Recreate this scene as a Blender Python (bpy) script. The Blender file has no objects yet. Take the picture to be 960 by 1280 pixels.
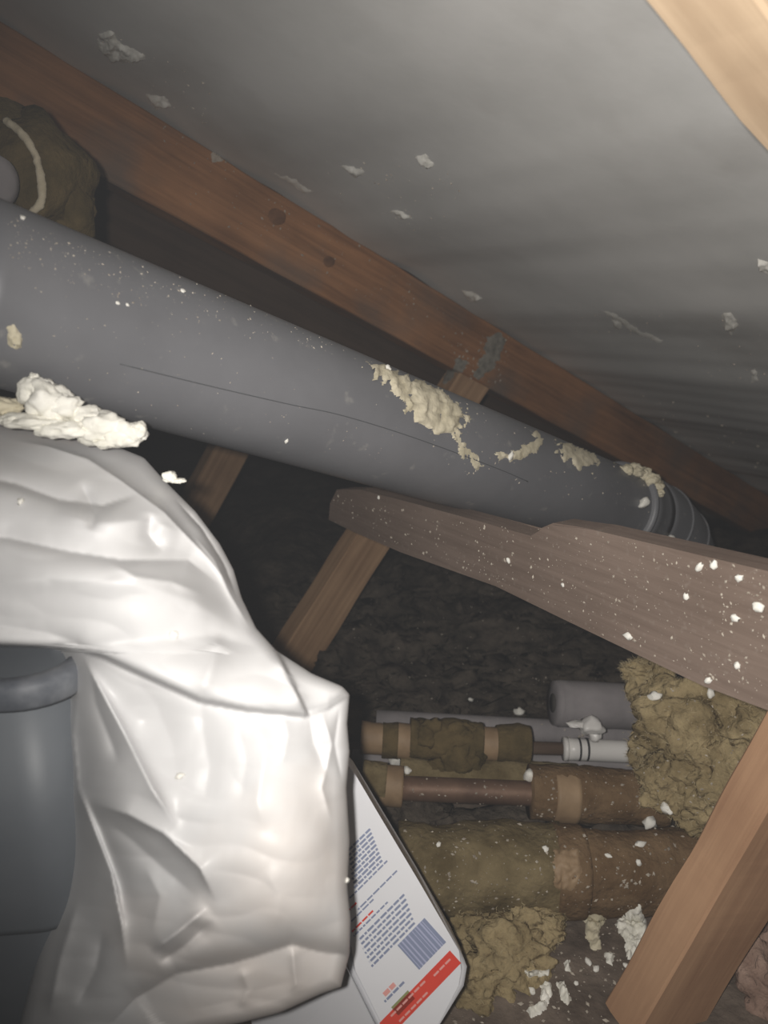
import bpy, bmesh, math, random
import numpy as np
from mathutils import Vector, Matrix, noise
from mathutils.bvhtree import BVHTree
random.seed(7)
C = bpy.context.scene.collection
sc = bpy.context.scene

# ------------------------------------------------------------------ camera, light, exposure
F = 950.0; PITCH = math.radians(15); CAMZ = 0.60
cd = bpy.data.cameras.new('camera'); cam = bpy.data.objects.new('camera', cd); C.objects.link(cam)
cam.location = (0, 0, CAMZ); cam.rotation_euler = (math.pi/2 - PITCH, 0, 0)
cd.sensor_fit = 'HORIZONTAL'; cd.sensor_width = 36; cd.lens = 36*F/960.0
cd.clip_start = 0.01
cd.dof.use_dof = True; cd.dof.focus_distance = 0.66; cd.dof.aperture_fstop = 10.0
sc.camera = cam
sc.view_settings.view_transform = 'Standard'; sc.view_settings.look = 'None'
sc.view_settings.gamma = 1; sc.view_settings.use_curve_mapping = False
sc.view_settings.exposure = 0.0
w = bpy.data.worlds.new('world'); sc.world = w; w.use_nodes = True
w.node_tree.nodes['Background'].inputs[0].default_value = (0.8, 0.85, 1, 1)
w.node_tree.nodes['Background'].inputs[1].default_value = 0.07
vol = w.node_tree.nodes.new('ShaderNodeVolumeScatter'); vol.inputs['Density'].default_value = 0.0065; vol.inputs['Color'].default_value = (.9,.93,1,1)
w.node_tree.links.new(vol.outputs[0], w.node_tree.nodes['World Output'].inputs['Volume'])
ld = bpy.data.lights.new('phone_torch', 'SPOT'); lo = bpy.data.objects.new('phone_torch', ld); C.objects.link(lo)
ld.energy = 20; ld.color = (1.0, 0.965, 0.91); ld.spot_size = math.radians(132); ld.spot_blend = 1.0
ld.shadow_soft_size = 0.006
lo.location = (-0.020, -0.01, CAMZ + 0.012)
lo.rotation_euler = (math.pi/2 - PITCH + math.radians(6), 0, math.radians(-25))

CP, SP = math.cos(PITCH), math.sin(PITCH)
def ray(px, py):
    x = (px-480)/F; y = (py-640)/F
    return Vector((x, CP - y*SP, -SP - y*CP))
def W(px, py, t):
    return Vector((0, 0, CAMZ)) + ray(px, py)*t
def on_floor(px, py, z=0.0):
    r = ray(px, py); return W(px, py, (z-CAMZ)/r.z)

# ------------------------------------------------------------------ materials
def newmat(name):
    m = bpy.data.materials.new(name); m.use_nodes = True
    nt = m.node_tree; b = nt.nodes['Principled BSDF']
    return m, nt, b
def mat(name, c1, c2=None, rough=0.7, scale=20, stretch=(1,1,1), bump=0.2, bscale=None, detail=6, spec=0.3, lo_=0.35, hi=0.65, bdist=0.002, spots=None, **kw):
    m, nt, b = newmat(name)
    tc = nt.nodes.new('ShaderNodeTexCoord'); mp = nt.nodes.new('ShaderNodeMapping')
    mp.inputs['Scale'].default_value = stretch
    nt.links.new(tc.outputs['Object'], mp.inputs[0])
    n = nt.nodes.new('ShaderNodeTexNoise'); n.inputs['Scale'].default_value = scale; n.inputs['Detail'].default_value = detail
    n.inputs['Roughness'].default_value = 0.6
    nt.links.new(mp.outputs[0], n.inputs[0])
    r = nt.nodes.new('ShaderNodeValToRGB')
    r.color_ramp.elements[0].position = lo_; r.color_ramp.elements[1].position = hi
    r.color_ramp.elements[0].color = (*c1, 1); r.color_ramp.elements[1].color = (*(c2 or c1), 1)
    nt.links.new(n.outputs[0], r.inputs[0])
    col = r.outputs[0]
    if spots:   # (colour, scale, threshold, width)
        n3 = nt.nodes.new('ShaderNodeTexNoise'); n3.inputs['Scale'].default_value = spots[1]; n3.inputs['Detail'].default_value = 8
        nt.links.new(tc.outputs['Object'], n3.inputs[0])
        r3 = nt.nodes.new('ShaderNodeValToRGB'); r3.color_ramp.elements[0].position = spots[2]; r3.color_ramp.elements[1].position = spots[2]+spots[3]
        nt.links.new(n3.outputs[0], r3.inputs[0])
        mx = nt.nodes.new('ShaderNodeMix'); mx.data_type = 'RGBA'
        nt.links.new(r3.outputs[0], mx.inputs[0]); nt.links.new(col, mx.inputs[6]); mx.inputs[7].default_value = (*spots[0], 1)
        col = mx.outputs[2]
    nt.links.new(col, b.inputs['Base Color'])
    b.inputs['Roughness'].default_value = rough
    b.inputs['Specular IOR Level'].default_value = spec
    n2 = nt.nodes.new('ShaderNodeTexNoise'); n2.inputs['Scale'].default_value = bscale or scale*3; n2.inputs['Detail'].default_value = 8
    nt.links.new(mp.outputs[0], n2.inputs[0])
    bp = nt.nodes.new('ShaderNodeBump'); bp.inputs['Strength'].default_value = bump; bp.inputs['Distance'].default_value = bdist
    nt.links.new(n2.outputs[0], bp.inputs['Height']); nt.links.new(bp.outputs[0], b.inputs['Normal'])
    for k, v in kw.items(): b.inputs[k].default_value = v
    return m
def wood(name, dark, light, grain=60, knots=True, rough=0.75, dust=None):
    """grain runs along local X"""
    m, nt, b = newmat(name)
    tc = nt.nodes.new('ShaderNodeTexCoord'); mp = nt.nodes.new('ShaderNodeMapping')
    mp.inputs['Scale'].default_value = (0.05, 1, 1)
    nt.links.new(tc.outputs['Object'], mp.inputs[0])
    n = nt.nodes.new('ShaderNodeTexNoise'); n.inputs['Scale'].default_value = grain; n.inputs['Detail'].default_value = 7; n.inputs['Roughness'].default_value = 0.65; n.inputs['Distortion'].default_value = 0.5
    nt.links.new(mp.outputs[0], n.inputs[0])
    wv = nt.nodes.new('ShaderNodeTexNoise'); wv.inputs['Scale'].default_value = 7; wv.inputs['Detail'].default_value = 4
    nt.links.new(tc.outputs['Object'], wv.inputs[0])
    ad = nt.nodes.new('ShaderNodeMix'); ad.data_type = 'FLOAT'; ad.inputs[0].default_value = 0.42
    nt.links.new(n.outputs[0], ad.inputs[2]); nt.links.new(wv.outputs[0], ad.inputs[3])
    r = nt.nodes.new('ShaderNodeValToRGB'); r.color_ramp.elements[0].position = 0.36; r.color_ramp.elements[1].position = 0.62
    r.color_ramp.elements[0].color = (*dark, 1); r.color_ramp.elements[1].color = (*light, 1)
    nt.links.new(ad.outputs[0], r.inputs[0]); col = r.outputs[0]
    if dust:
        n3 = nt.nodes.new('ShaderNodeTexNoise'); n3.inputs['Scale'].default_value = dust[1]; n3.inputs['Detail'].default_value = 8
        nt.links.new(tc.outputs['Object'], n3.inputs[0])
        r3 = nt.nodes.new('ShaderNodeValToRGB'); r3.color_ramp.elements[0].position = dust[2]; r3.color_ramp.elements[1].position = dust[2]+0.2
        r3.color_ramp.elements[1].color = (dust[3],)*3+(1,)
        nt.links.new(n3.outputs[0], r3.inputs[0])
        mx = nt.nodes.new('ShaderNodeMix'); mx.data_type = 'RGBA'
        nt.links.new(r3.outputs[0], mx.inputs[0]); nt.links.new(col, mx.inputs[6]); mx.inputs[7].default_value = (*dust[0], 1)
        col = mx.outputs[2]
    nt.links.new(col, b.inputs['Base Color'])
    b.inputs['Roughness'].default_value = rough; b.inputs['Specular IOR Level'].default_value = 0.25
    bp = nt.nodes.new('ShaderNodeBump'); bp.inputs['Strength'].default_value = 0.35; bp.inputs['Distance'].default_value = 0.0012
    nt.links.new(n.outputs[0], bp.inputs['Height']); nt.links.new(bp.outputs[0], b.inputs['Normal'])
    return m
M = {}
M['seam'] = mat('seam_grey', (.075,.078,.082), rough=.5)
M['knot'] = wood('knot_wood', (.08,.037,.018), (.19,.088,.04), grain=90)
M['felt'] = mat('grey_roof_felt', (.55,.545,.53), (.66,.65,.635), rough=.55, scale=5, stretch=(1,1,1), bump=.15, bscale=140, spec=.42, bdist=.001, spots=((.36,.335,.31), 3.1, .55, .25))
M['shade_felt'] = mat('shade_toned_roof_felt', (.05,.043,.045), (.085,.068,.06), rough=.9, scale=9, bump=.4, spec=.1)
M['floor'] = mat('dusty_loft_floor', (.075,.057,.045), (.19,.15,.12), rough=.95, scale=16, bump=.8, bscale=60, bdist=.006, spec=.1)
M['rafter'] = wood('reddish_rafter_wood', (.13,.058,.024), (.35,.168,.075), grain=70, dust=((.12,.10,.085), 6, .50, .75))
M['pale_rafter'] = wood('pale_rafter_wood', (.34,.235,.15), (.56,.42,.285), grain=45)
M['strut'] = wood('strut_wood', (.24,.14,.075), (.44,.28,.165), grain=80)
M['post'] = wood('foreground_strut_wood', (.30,.165,.095), (.47,.285,.17), grain=60)
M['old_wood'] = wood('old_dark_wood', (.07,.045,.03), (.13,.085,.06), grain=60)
M['board'] = wood('dusty_board_wood', (.13,.092,.072), (.20,.148,.12), grain=120, rough=.95, dust=((.28,.235,.20), 160, .58, .5))
M['grey_pvc'] = mat('grey_pvc', (.130,.131,.141), (.165,.166,.178), rough=.42, scale=7, bump=.12, bscale=160, spec=.4, bdist=.0006, spots=((.24,.235,.23), 60, .64, .12))
M['near_black'] = mat('near_black', (.02,.02,.022), rough=.6)
M['foam'] = mat('cream_expanding_foam', (.48,.43,.31), (.66,.60,.46), rough=.9, scale=45, bump=.6, bscale=90, bdist=.003, spec=.15)
M['white_foam'] = mat('white_foam', (.70,.68,.60), (.88,.86,.80), rough=.85, scale=30, bump=.6, bscale=80, bdist=.004, spec=.15)
M['crumb'] = mat('foam_crumb', (.72,.70,.64), (.85,.83,.78), rough=.9, scale=60)
M['dust'] = mat('dust_fleck', (.26,.22,.18), (.50,.45,.38), rough=.95, scale=40)
M['bag'] = mat('white_plastic_film', (.56,.555,.56), (.63,.625,.63), rough=.43, scale=6, bump=.06, bscale=20, bdist=.004, spec=.4, spots=((.60,.535,.49), 4.5, .58, .2))
M['bag'].node_tree.nodes['Principled BSDF'].inputs['Subsurface Weight'].default_value = 0.0
M['tub'] = mat('dark_grey_plastic', (.15,.165,.185), (.19,.205,.225), rough=.45, scale=6, bump=.15, bscale=120, spec=.4, bdist=.0005)
M['tub_rim'] = mat('scuffed_grey_plastic', (.11,.12,.14), (.24,.25,.27), rough=.5, scale=35, bump=.2)
M['lagging'] = mat('olive_felt_lagging', (.105,.078,.038), (.21,.165,.09), rough=.97, scale=28, bump=.9, bscale=160, bdist=.003, spec=.08)
M['lagging_brown'] = mat('brown_felt_lagging', (.115,.07,.036), (.19,.125,.07), rough=.97, scale=28, bump=.9, bscale=160, bdist=.003, spec=.08)
M['lagging_dark'] = mat('dark_olive_lagging', (.06,.045,.02), (.125,.09,.042), rough=.97, scale=30, bump=.9, bscale=160, bdist=.003, spec=.08)
M['tape'] = mat('tan_tape', (.21,.14,.08), (.32,.22,.13), rough=.6, scale=25, bump=.3, spec=.3)
M['copper'] = mat('tarnished_copper', (.11,.065,.045), (.17,.105,.072), rough=.55, scale=30, bump=.2, Metallic=.35)
M['grey_foam'] = mat('grey_foam_lagging', (.20,.185,.19), (.27,.25,.255), rough=.9, scale=20, bump=.4)
M['bore_shade'] = mat('painted_bore_shade', (.06,.055,.05), rough=.9)
M['white_pvc'] = mat('white_plastic', (.62,.60,.58), (.7,.68,.66), rough=.35, scale=10, bump=.05)
M['wool'] = mat('yellow_mineral_wool', (.16,.12,.06), (.38,.30,.17), rough=.98, scale=22, bump=1.0, bscale=120, bdist=.006, spec=.05)
M['fibre'] = mat('mineral_wool_fibre', (.30,.24,.14), (.44,.37,.24), rough=.95, scale=60, spec=.05)
M['dark_wool'] = mat('dark_old_insulation', (.028,.023,.019), (.10,.082,.065), rough=.98, scale=26, bump=1, bscale=70, bdist=.01, spec=.05)
M['dark_fibre'] = mat('dark_wool_fibre', (.07,.058,.046), (.14,.12,.1), rough=.98, scale=26, spec=.05)
M['pink_wool'] = mat('pinkish_dusty_insulation', (.20,.13,.10), (.36,.25,.2), rough=.98, scale=30, bump=1, bscale=100, bdist=.006, spec=.05)
M['twine'] = mat('pale_string', (.36,.31,.22), (.5,.44,.33), rough=.9, scale=60)
M['carton'] = mat('white_printed_carton', (.66,.66,.69), (.70,.70,.73), rough=.4, scale=8, bump=.04)
M['ink'] = mat('blue_grey_ink', (.22,.25,.36), rough=.5)
M['ink_light'] = mat('pale_blue_ink', (.38,.40,.55), rough=.5)
M['red_ink'] = mat('red_ink', (.62,.06,.04), (.66,.07,.045), rough=.4)
M['pink_ink'] = mat('pale_red_ink', (.70,.33,.30), rough=.4)
M['green_ink'] = mat('olive_ink', (.26,.27,.12), rough=.4)
M['metal'] = mat('grey_grime', (.13,.12,.10), (.26,.24,.205), rough=.9, scale=90)

# ------------------------------------------------------------------ object helpers
def tag(o, label=None, cat=None, group=None, kind=None):
    if label: o['label'] = label
    if cat: o['category'] = cat
    if group: o['group'] = group
    if kind: o['kind'] = kind
    return o
def empty(name, loc, label, cat, group=None):
    o = bpy.data.objects.new(name, None); C.objects.link(o); o.location = loc; o.empty_display_size = .02
    return tag(o, label, cat, group)
def world(o):
    m_ = Matrix.LocRotScale(o.location, o.rotation_euler, o.scale)
    return world(o.parent) @ o.matrix_parent_inverse @ m_ if o.parent else m_
def setparent(o, p):
    o.parent = p; o.matrix_parent_inverse = world(p).inverted()
def obj(name, verts, faces, m, parent=None, smooth=True, mats=None, midx=None):
    me = bpy.data.meshes.new(name); me.from_pydata([tuple(v) for v in verts], [], faces)
    me.materials.append(m) if m else None
    for mm in mats or []: me.materials.append(mm)
    if midx is not None: me.polygons.foreach_set('material_index', midx)
    if smooth: me.polygons.foreach_set('use_smooth', [True]*len(me.polygons))
    me.update()
    o = bpy.data.objects.new(name, me); C.objects.link(o)
    if parent: setparent(o, parent)
    return o
def bmobj(name, bm, m, parent=None, smooth=True, matrix=None):
    bmesh.ops.recalc_face_normals(bm, faces=bm.faces)
    me = bpy.data.meshes.new(name); bm.to_mesh(me); bm.free()
    me.materials.append(m)
    if smooth: me.polygons.foreach_set('use_smooth', [True]*len(me.polygons))
    o = bpy.data.objects.new(name, me); C.objects.link(o)
    if matrix is not None:
        o.location, q, o.scale = matrix.decompose(); o.rotation_euler = q.to_euler()
    if parent: setparent(o, parent)
    return o
def fbm(p, s, o=4):
    return noise.fractal(Vector(p)*s, 1.0, 2.0, o, noise_basis='PERLIN_ORIGINAL')
BV = {}
def reg(o, key=None):
    mw = world(o)
    vs = [mw @ v.co for v in o.data.vertices]
    BV[key or o.name] = BVHTree.FromPolygons(vs, [tuple(p.vertices) for p in o.data.polygons])
    return o
def hit(px, py, keys=None):
    best = None; r = ray(px, py).normalized(); o = Vector((0, 0, CAMZ))
    for k in (keys or BV):
        h = BV[k].ray_cast(o, r)
        if h[0] is not None and (best is None or h[3] < best[2]):
            n = h[1] if h[1].dot(r) < 0 else -h[1]
            best = (h[0], n, h[3], k)
    return best

def timber(name, p0, p1, out, w_, h_, m, parent=None, bev=.002, wob=.0015, seg=40):
    """box from p0 to p1 (centre line); h_ measured along 'out' cross axis, w_ along the other."""
    x = (p1-p0); L = x.length; x.normalize()
    z = (out - x*out.dot(x)).normalized(); y = z.cross(x)
    mx = Matrix((( x.x, y.x, z.x, p0.x), (x.y, y.y, z.y, p0.y), (x.z, y.z, z.z, p0.z), (0,0,0,1)))
    b = bev
    prof = [(-w_/2+b,-h_/2),(w_/2-b,-h_/2),(w_/2,-h_/2+b),(w_/2,h_/2-b),(w_/2-b,h_/2),(-w_/2+b,h_/2),(-w_/2,h_/2-b),(-w_/2,-h_/2+b)]
    bm = bmesh.new(); rings = []
    for i in range(seg+1):
        xx = L*i/seg; r = []
        for (a, c) in prof:
            d = noise.noise(Vector((xx*14, a*60+p0.x*9, c*60)))*wob
            r.append(bm.verts.new((xx, a + d*(1 if a>0 else -1), c + d*(1 if c>0 else -1))))
        rings.append(r)
    for i in range(seg):
        for j in range(8):
            bm.faces.new((rings[i][j], rings[i+1][j], rings[i+1][(j+1)%8], rings[i][(j+1)%8]))
    bm.faces.new(rings[0]); bm.faces.new(rings[-1])
    return bmobj(name, bm, m, parent, False, mx)

def tube(name, pts, rad, m, parent=None, n=24, cap=True, wob=0, wscale=30, hollow=None):
    """sweep along pts (list of Vector); rad = number or list"""
    if not isinstance(rad, (list, tuple)): rad = [rad]*len(pts)
    vs = []; fs = []
    t0 = (pts[1]-pts[0]).normalized(); up = Vector((0,0,1)) if abs(t0.z) < .9 else Vector((0,1,0))
    u = t0.cross(up).normalized()
    for i, p in enumerate(pts):
        a = pts[max(i-1,0)]; b = pts[min(i+1,len(pts)-1)]; t = (b-a).normalized()
        if t.length == 0: t = t0
        u = (u - t*u.dot(t)).normalized(); v = t.cross(u)
        for k in range(n):
            an = 2*math.pi*k/n; d = u*math.cos(an)+v*math.sin(an)
            r = rad[i]
            if wob: r += wob*fbm(p+d*r, wscale, 4)
            vs.append(p + d*r)
    for i in range(len(pts)-1):
        for k in range(n):
            fs.append((i*n+k, i*n+(k+1)%n, (i+1)*n+(k+1)%n, (i+1)*n+k))
    if cap:
        fs.append(tuple(range(n))[::-1]); fs.append(tuple(range((len(pts)-1)*n, len(pts)*n)))
    o = obj(name, vs, fs, m, parent)
    return o
def line(p, q, n): return [p.lerp(q, i/(n-1)) for i in range(n)]
def catmull(ps, n=8):
    out = []
    P_ = [ps[0]*2-ps[1]] + list(ps) + [ps[-1]*2-ps[-2]]
    for i in range(1, len(P_)-2):
        for k in range(n):
            t = k/n; a,b,c,d = P_[i-1],P_[i],P_[i+1],P_[i+2]
            out.append(.5*((2*b)+(c-a)*t+(2*a-5*b+4*c-d)*t*t+(3*b-a-3*c+d)*t**3))
    out.append(ps[-1]); return out

def blob_verts(c, r, sub=3, amp=.25, sc_=3.0, seed=0, sq=(1,1,1), rot=None, octv=4):
    bm = bmesh.new(); bmesh.ops.create_icosphere(bm, subdivisions=sub, radius=1)
    vs = []
    for v in bm.verts:
        n = v.co.normalized(); d = 1 + amp*noise.fractal(n*sc_*.5+Vector((seed*7.3, seed*3.1, seed)), .9, 2.0, octv)*1.6
        p = Vector((n.x*sq[0], n.y*sq[1], n.z*sq[2]))*r*d
        if rot: p = rot @ p
        vs.append(c+p)
    fs = [tuple(v.index for v in f.verts) for f in bm.faces]; bm.free()
    return vs, fs
def join(parts):
    V = []; Fc = []
    for vs, fs in parts:
        o = len(V); V += vs; Fc += [tuple(i+o for i in f) for f in fs]
    return V, Fc
def tuft(name, blobs, m, fibre_m=None, parent=None, nf=2500, flen=.012, sub=4, amp=.3, scl=3.5, disp=.004):
    """one lumpy mass of wool: overlapping lobes, fuzz as a stuff part"""
    parts = []
    for i, (c, r, sq) in enumerate(blobs):
        vs, fs = blob_verts(c, r, sub, amp, scl, seed=i+len(blobs), sq=sq, octv=6)
        vs = [v + Vector((fbm(v, 55, 3), fbm(v+Vector((9,0,0)), 55, 3), fbm(v+Vector((0,9,0)), 55, 3)))*disp for v in vs]
        parts.append((vs, fs))
    V, Fc = join(parts)
    o = obj(name, V, Fc, m, parent)
    if fibre_m:
        fv = []; ff = []
        for k in range(nf):
            f = random.choice(Fc); a = V[f[0]].lerp(V[f[1]], random.random()); n = (V[f[1]]-V[f[0]]).cross(V[f[2]]-V[f[0]])
            if n.length < 1e-12: continue
            n.normalize(); d = Vector([random.gauss(0,1) for _ in range(3)]); d = (d.normalized()+n*.45).normalized()
            L = flen*random.uniform(.4, 1.3); s = d.cross(Vector([random.gauss(0,1) for _ in range(3)])).normalized()*random.uniform(.00012,.00025)
            b = len(fv); mid = a + d*L*.55 + s*5
            fv += [a-s, a+s, mid+s, mid-s, a+d*L+n*L*.1]
            ff += [(b,b+1,b+2,b+3),(b+3,b+2,b+4)]
        fo = obj('fibres', fv, ff, fibre_m, o if parent is None else o); fo['kind'] = 'stuff'
    return o

# ------------------------------------------------------------------ roof geometry
A = W(0, 25, .85); B = W(840, 545, 1.65)
D = (B-A).normalized()
Hd = Vector((D.x, D.y, 0)).normalized()             # horizontal, down the slope
E = Vector((-Hd.y, Hd.x, 0))                        # along the eaves, away from the camera
slope = -(B-A).z / Vector(((B-A).x, (B-A).y, 0)).length
NR = E.cross(D); NR = NR if NR.z > 0 else -NR       # roof normal, upwards
sA = A.dot(Hd); qA = A.dot(E)
def roof(s, q): 
    p = Hd*s + E*q; p.z = A.z - slope*(s-sA); return p
s_end = sA + (A.z-.10)/slope
def ripple(s, q):
    a = noise.noise(Vector((s*9, q*1.0, 1.7)))*.0085 + noise.noise(Vector((s*26, q*.8, 5.1)))*.0018*min(1,max(0,(s-.35)*2))
    return a + .004*noise.noise(Vector((s*4, q*4, 2.2)))
def roof_mesh(name, q0, q1, m, ns=420, nq=70, amp=1.0):
    vs = []; fs = []; s0 = -1.0
    for i in range(ns+1):
        s = s0 + (s_end-s0)*i/ns
        for j in range(nq+1):
            q = q0 + (q1-q0)*j/nq
            vs.append(roof(s, q) + NR*(.001 + amp*(ripple(s, q)+.002)))
    for i in range(ns):
        for j in range(nq):
            a = i*(nq+1)+j; fs.append((a, a+1, a+nq+2, a+nq+1))
    n = len(vs); 
    return obj(name, vs, fs, m)
ceiling = tag(roof_mesh('ceiling', -1.1, qA+.02, M['felt']), kind='structure'); reg(ceiling, 'ceiling')
ceil2 = tag(roof_mesh('ceiling', qA+.02, 3.2, M['shade_felt'], 120, 60), kind='structure'); reg(ceil2, 'ceiling2')  # shadow of the bay beyond the rafter, put into a darker roof colour

# floor: dusty boards near, heaped old insulation towards the eaves
def floor_h(x, y):
    p = Vector((x, y, 0))
    h = .006*fbm(p, 6, 4) + .003*fbm(p, 30, 3)
    far = max(0, min(1, (y-1.05)/.5))
    h += far*(.05 + .06*fbm(p+Vector((3,1,0)), 4.5, 5))
    return h
vs = []; fs = []; nx, ny = 260, 240
for i in range(nx+1):
    for j in range(ny+1):
        x = -1.6+4.4*i/nx; y = -.7+4.6*j/ny
        vs.append((x, y, floor_h(x, y)))
for i in range(nx):
    for j in range(ny):
        a = i*(ny+1)+j; fs.append((a, a+ny+1, a+ny+2, a+1))
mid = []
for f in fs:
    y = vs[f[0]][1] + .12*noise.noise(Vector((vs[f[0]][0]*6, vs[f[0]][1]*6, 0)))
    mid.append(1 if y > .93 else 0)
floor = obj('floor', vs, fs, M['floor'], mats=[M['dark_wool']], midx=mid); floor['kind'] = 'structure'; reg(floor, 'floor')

# eaves wall closing the loft behind and side walls out of view
def slab(name, p, ax, ay, m, n=60, amp=.01):
    vs = []; fs = []; nn = ax.cross(ay).normalized()
    for i in range(n+1):
        for j in range(n//3+1):
            q = p + ax*(i/n) + ay*(j/(n//3)); vs.append(q + nn*amp*fbm(q, 5, 4))
    k = n//3+1
    for i in range(n):
        for j in range(n//3):
            a = i*k+j; fs.append((a, a+k, a+k+1, a+1))
    o = obj(name, vs, fs, m); o['kind'] = 'structure'; return o
pw = roof(s_end-.02, -1.1); pw.z = -.05
slab('wall_back', pw, E*4.3, Vector((0,0,.17)), M['dark_wool'])
pw = roof(-1.0, 3.2); pw.z = -.05
slab('wall_left', pw, Hd*(s_end+1.0), Vector((0,0,1.7)), M['shade_felt'])

# ------------------------------------------------------------------ rafters
RH, RW = .100, .045
def rafter(name, q, m, s0, s1, label, group=None, **k):
    """camera-facing side face lies at eaves coordinate q"""
    c0 = roof(s0, q+RW/2) - NR*(RH/2); c1 = roof(s1, q+RW/2) - NR*(RH/2)
    o = timber(name, c0, c1, NR, RW, RH, m, None, seg=90, **k)
    return tag(o, label, 'rafter', group)
raf = rafter('rafter', qA, M['rafter'], -.55, s_end+.02, 'reddish brown rafter crossing the picture diagonally above the grey pipe'); reg(raf, 'rafter')
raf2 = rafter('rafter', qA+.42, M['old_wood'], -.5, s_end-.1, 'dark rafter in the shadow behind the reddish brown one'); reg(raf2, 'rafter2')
# near rafter: its underside runs through the top right corner
r = ray(800, 0); u0 = (A - NR*RH)
t = (u0 - Vector((0,0,CAMZ))).dot(NR) / r.dot(NR)
pn = W(800, 0, t); qn = pn.dot(E)
raf3 = rafter('rafter', qn-RW, M['pale_rafter'], -.45, s_end-.1, 'pale rafter close up in the top right corner'); reg(raf3, 'rafter3')
# knots on the main rafter
# ------------------------------------------------------------------ struts
def in_plane_q(px, py, q):
    r = ray(px, py); return W(px, py, q/r.dot(E))
def strut(name, top, bot, q, wide, thick, m, label, ext=0.0, cat='strut'):
    a = in_plane_q(*top, q); b = in_plane_q(*bot, q)
    d = (b-a).normalized(); b = b + d*ext
    off = E*(thick/2)
    return tag(timber(name, a+off, b+off, E, wide, thick, m, None), label, cat)
st1 = strut('strut', (622, 432), (366, 838), qA+.002, .072, .04, M['strut'], 'brown timber strut running from the reddish rafter down behind the grey pipe', ext=.10); reg(st1, 'strut')
st2 = strut('strut', (372, 415), (205, 720), qA+.40, .072, .04, M['strut'], 'short dim timber strut showing between the bag and the grey pipe', ext=.2)
# foreground strut
fa = W(1026, 925, .57); fb = W(812, 1290, .655)
fd = (fb-fa).normalized(); side = Vector((.35, -1, .0)).normalized()
fpost = tag(timber('strut', fa-fd*.25+Vector((.012,.02,0)), fb+fd*.012+Vector((.012,.02,0)), side, .074, .04, M['post'], None), 'light orange-brown timber strut leaning through the bottom right corner', 'strut'); reg(fpost, 'post')

# ------------------------------------------------------------------ big grey pipe
PR = .0555
Lp = W(50, 388, .49); Rp = W(700, 611, .93)
pd = (Rp-Lp).normalized()
pipe = empty('waste_pipe', W(350, 500, .7), 'thick grey plastic waste pipe sloping down to an elbow behind the board', 'pipe')
p_start = Lp - pd*.052; p_end = Lp + pd*((Rp-Lp).length + .19)
barrel = tube('pipe_barrel', line(p_start, p_end, 60), PR, M['grey_pvc'], pipe, n=64); reg(barrel, 'barrel')
# socket collar and elbow
col_pts = [p_end - pd*.055 + pd*x for x in (0, .003, .012, .02, .024, .045, .06)]
sc_o = tube('socket_collar', col_pts, [PR+.001, PR+.004, PR+.0055, PR+.0055, PR+.004, PR+.004, PR+.004], M['grey_pvc'], pipe, n=64); reg(sc_o, 'collar')
tube('socket_lip', [p_end - pd*.054 + pd*x for x in (-.004, -.002, .002, .004)], [PR+.003, PR+.0075, PR+.0075, PR+.003], M['grey_pvc'], pipe, n=64)
bend = []; ax = pd; dn = (Vector((0,0,-1)) - pd*(-pd.z)).normalized(); Rb = .27
for k in range(0, 15):
    a = math.radians(k*4.0)
    bend.append(p_end + ax*(Rb*math.sin(a)+.0) + dn*(Rb*(1-math.cos(a))))
last = (bend[-1]-bend[-2]).normalized()
bend += [bend[-1]+last*x for x in (.02, .05, .1)]
elb = tube('elbow', bend, [PR+.003+min(.007,.0012*k) for k in range(len(bend))], M['grey_pvc'], pipe, n=64); reg(elb, 'elbow')
for k in (3, 6, 10, 14): 
    tt = (bend[k+1]-bend[k-1]).normalized()
    tube('elbow_rib', [bend[k]-tt*.002, bend[k]-tt*.001, bend[k]+tt*.001, bend[k]+tt*.002], [PR+.001+min(.009,.0012*k+.002)-.001, PR+.005+min(.007,.0012*k), PR+.005+min(.007,.0012*k), PR+.002+min(.007,.0012*k)], M['grey_pvc'], pipe, n=64)
o = tube('end_dark_piece', [p_start-pd*.05, p_start-pd*.001, p_start+pd*.0], [PR*.93, PR*.93, PR*.93], M['near_black'], pipe, n=48); o['label'] = 'near-black end piece'  # near-black piece past the left end of the barrel
# moulded seam line along the barrel
sm = [(150,455),(260,482),(360,505),(430,520),(520,548),(620,585),(660,602)]
sp = [hit(x, y, ['barrel']) for x, y in sm]
tube('seam_line', catmull([h[0]+h[1]*.0001 for h in sp], 6), .0004, M['seam'], pipe, n=6)

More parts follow.
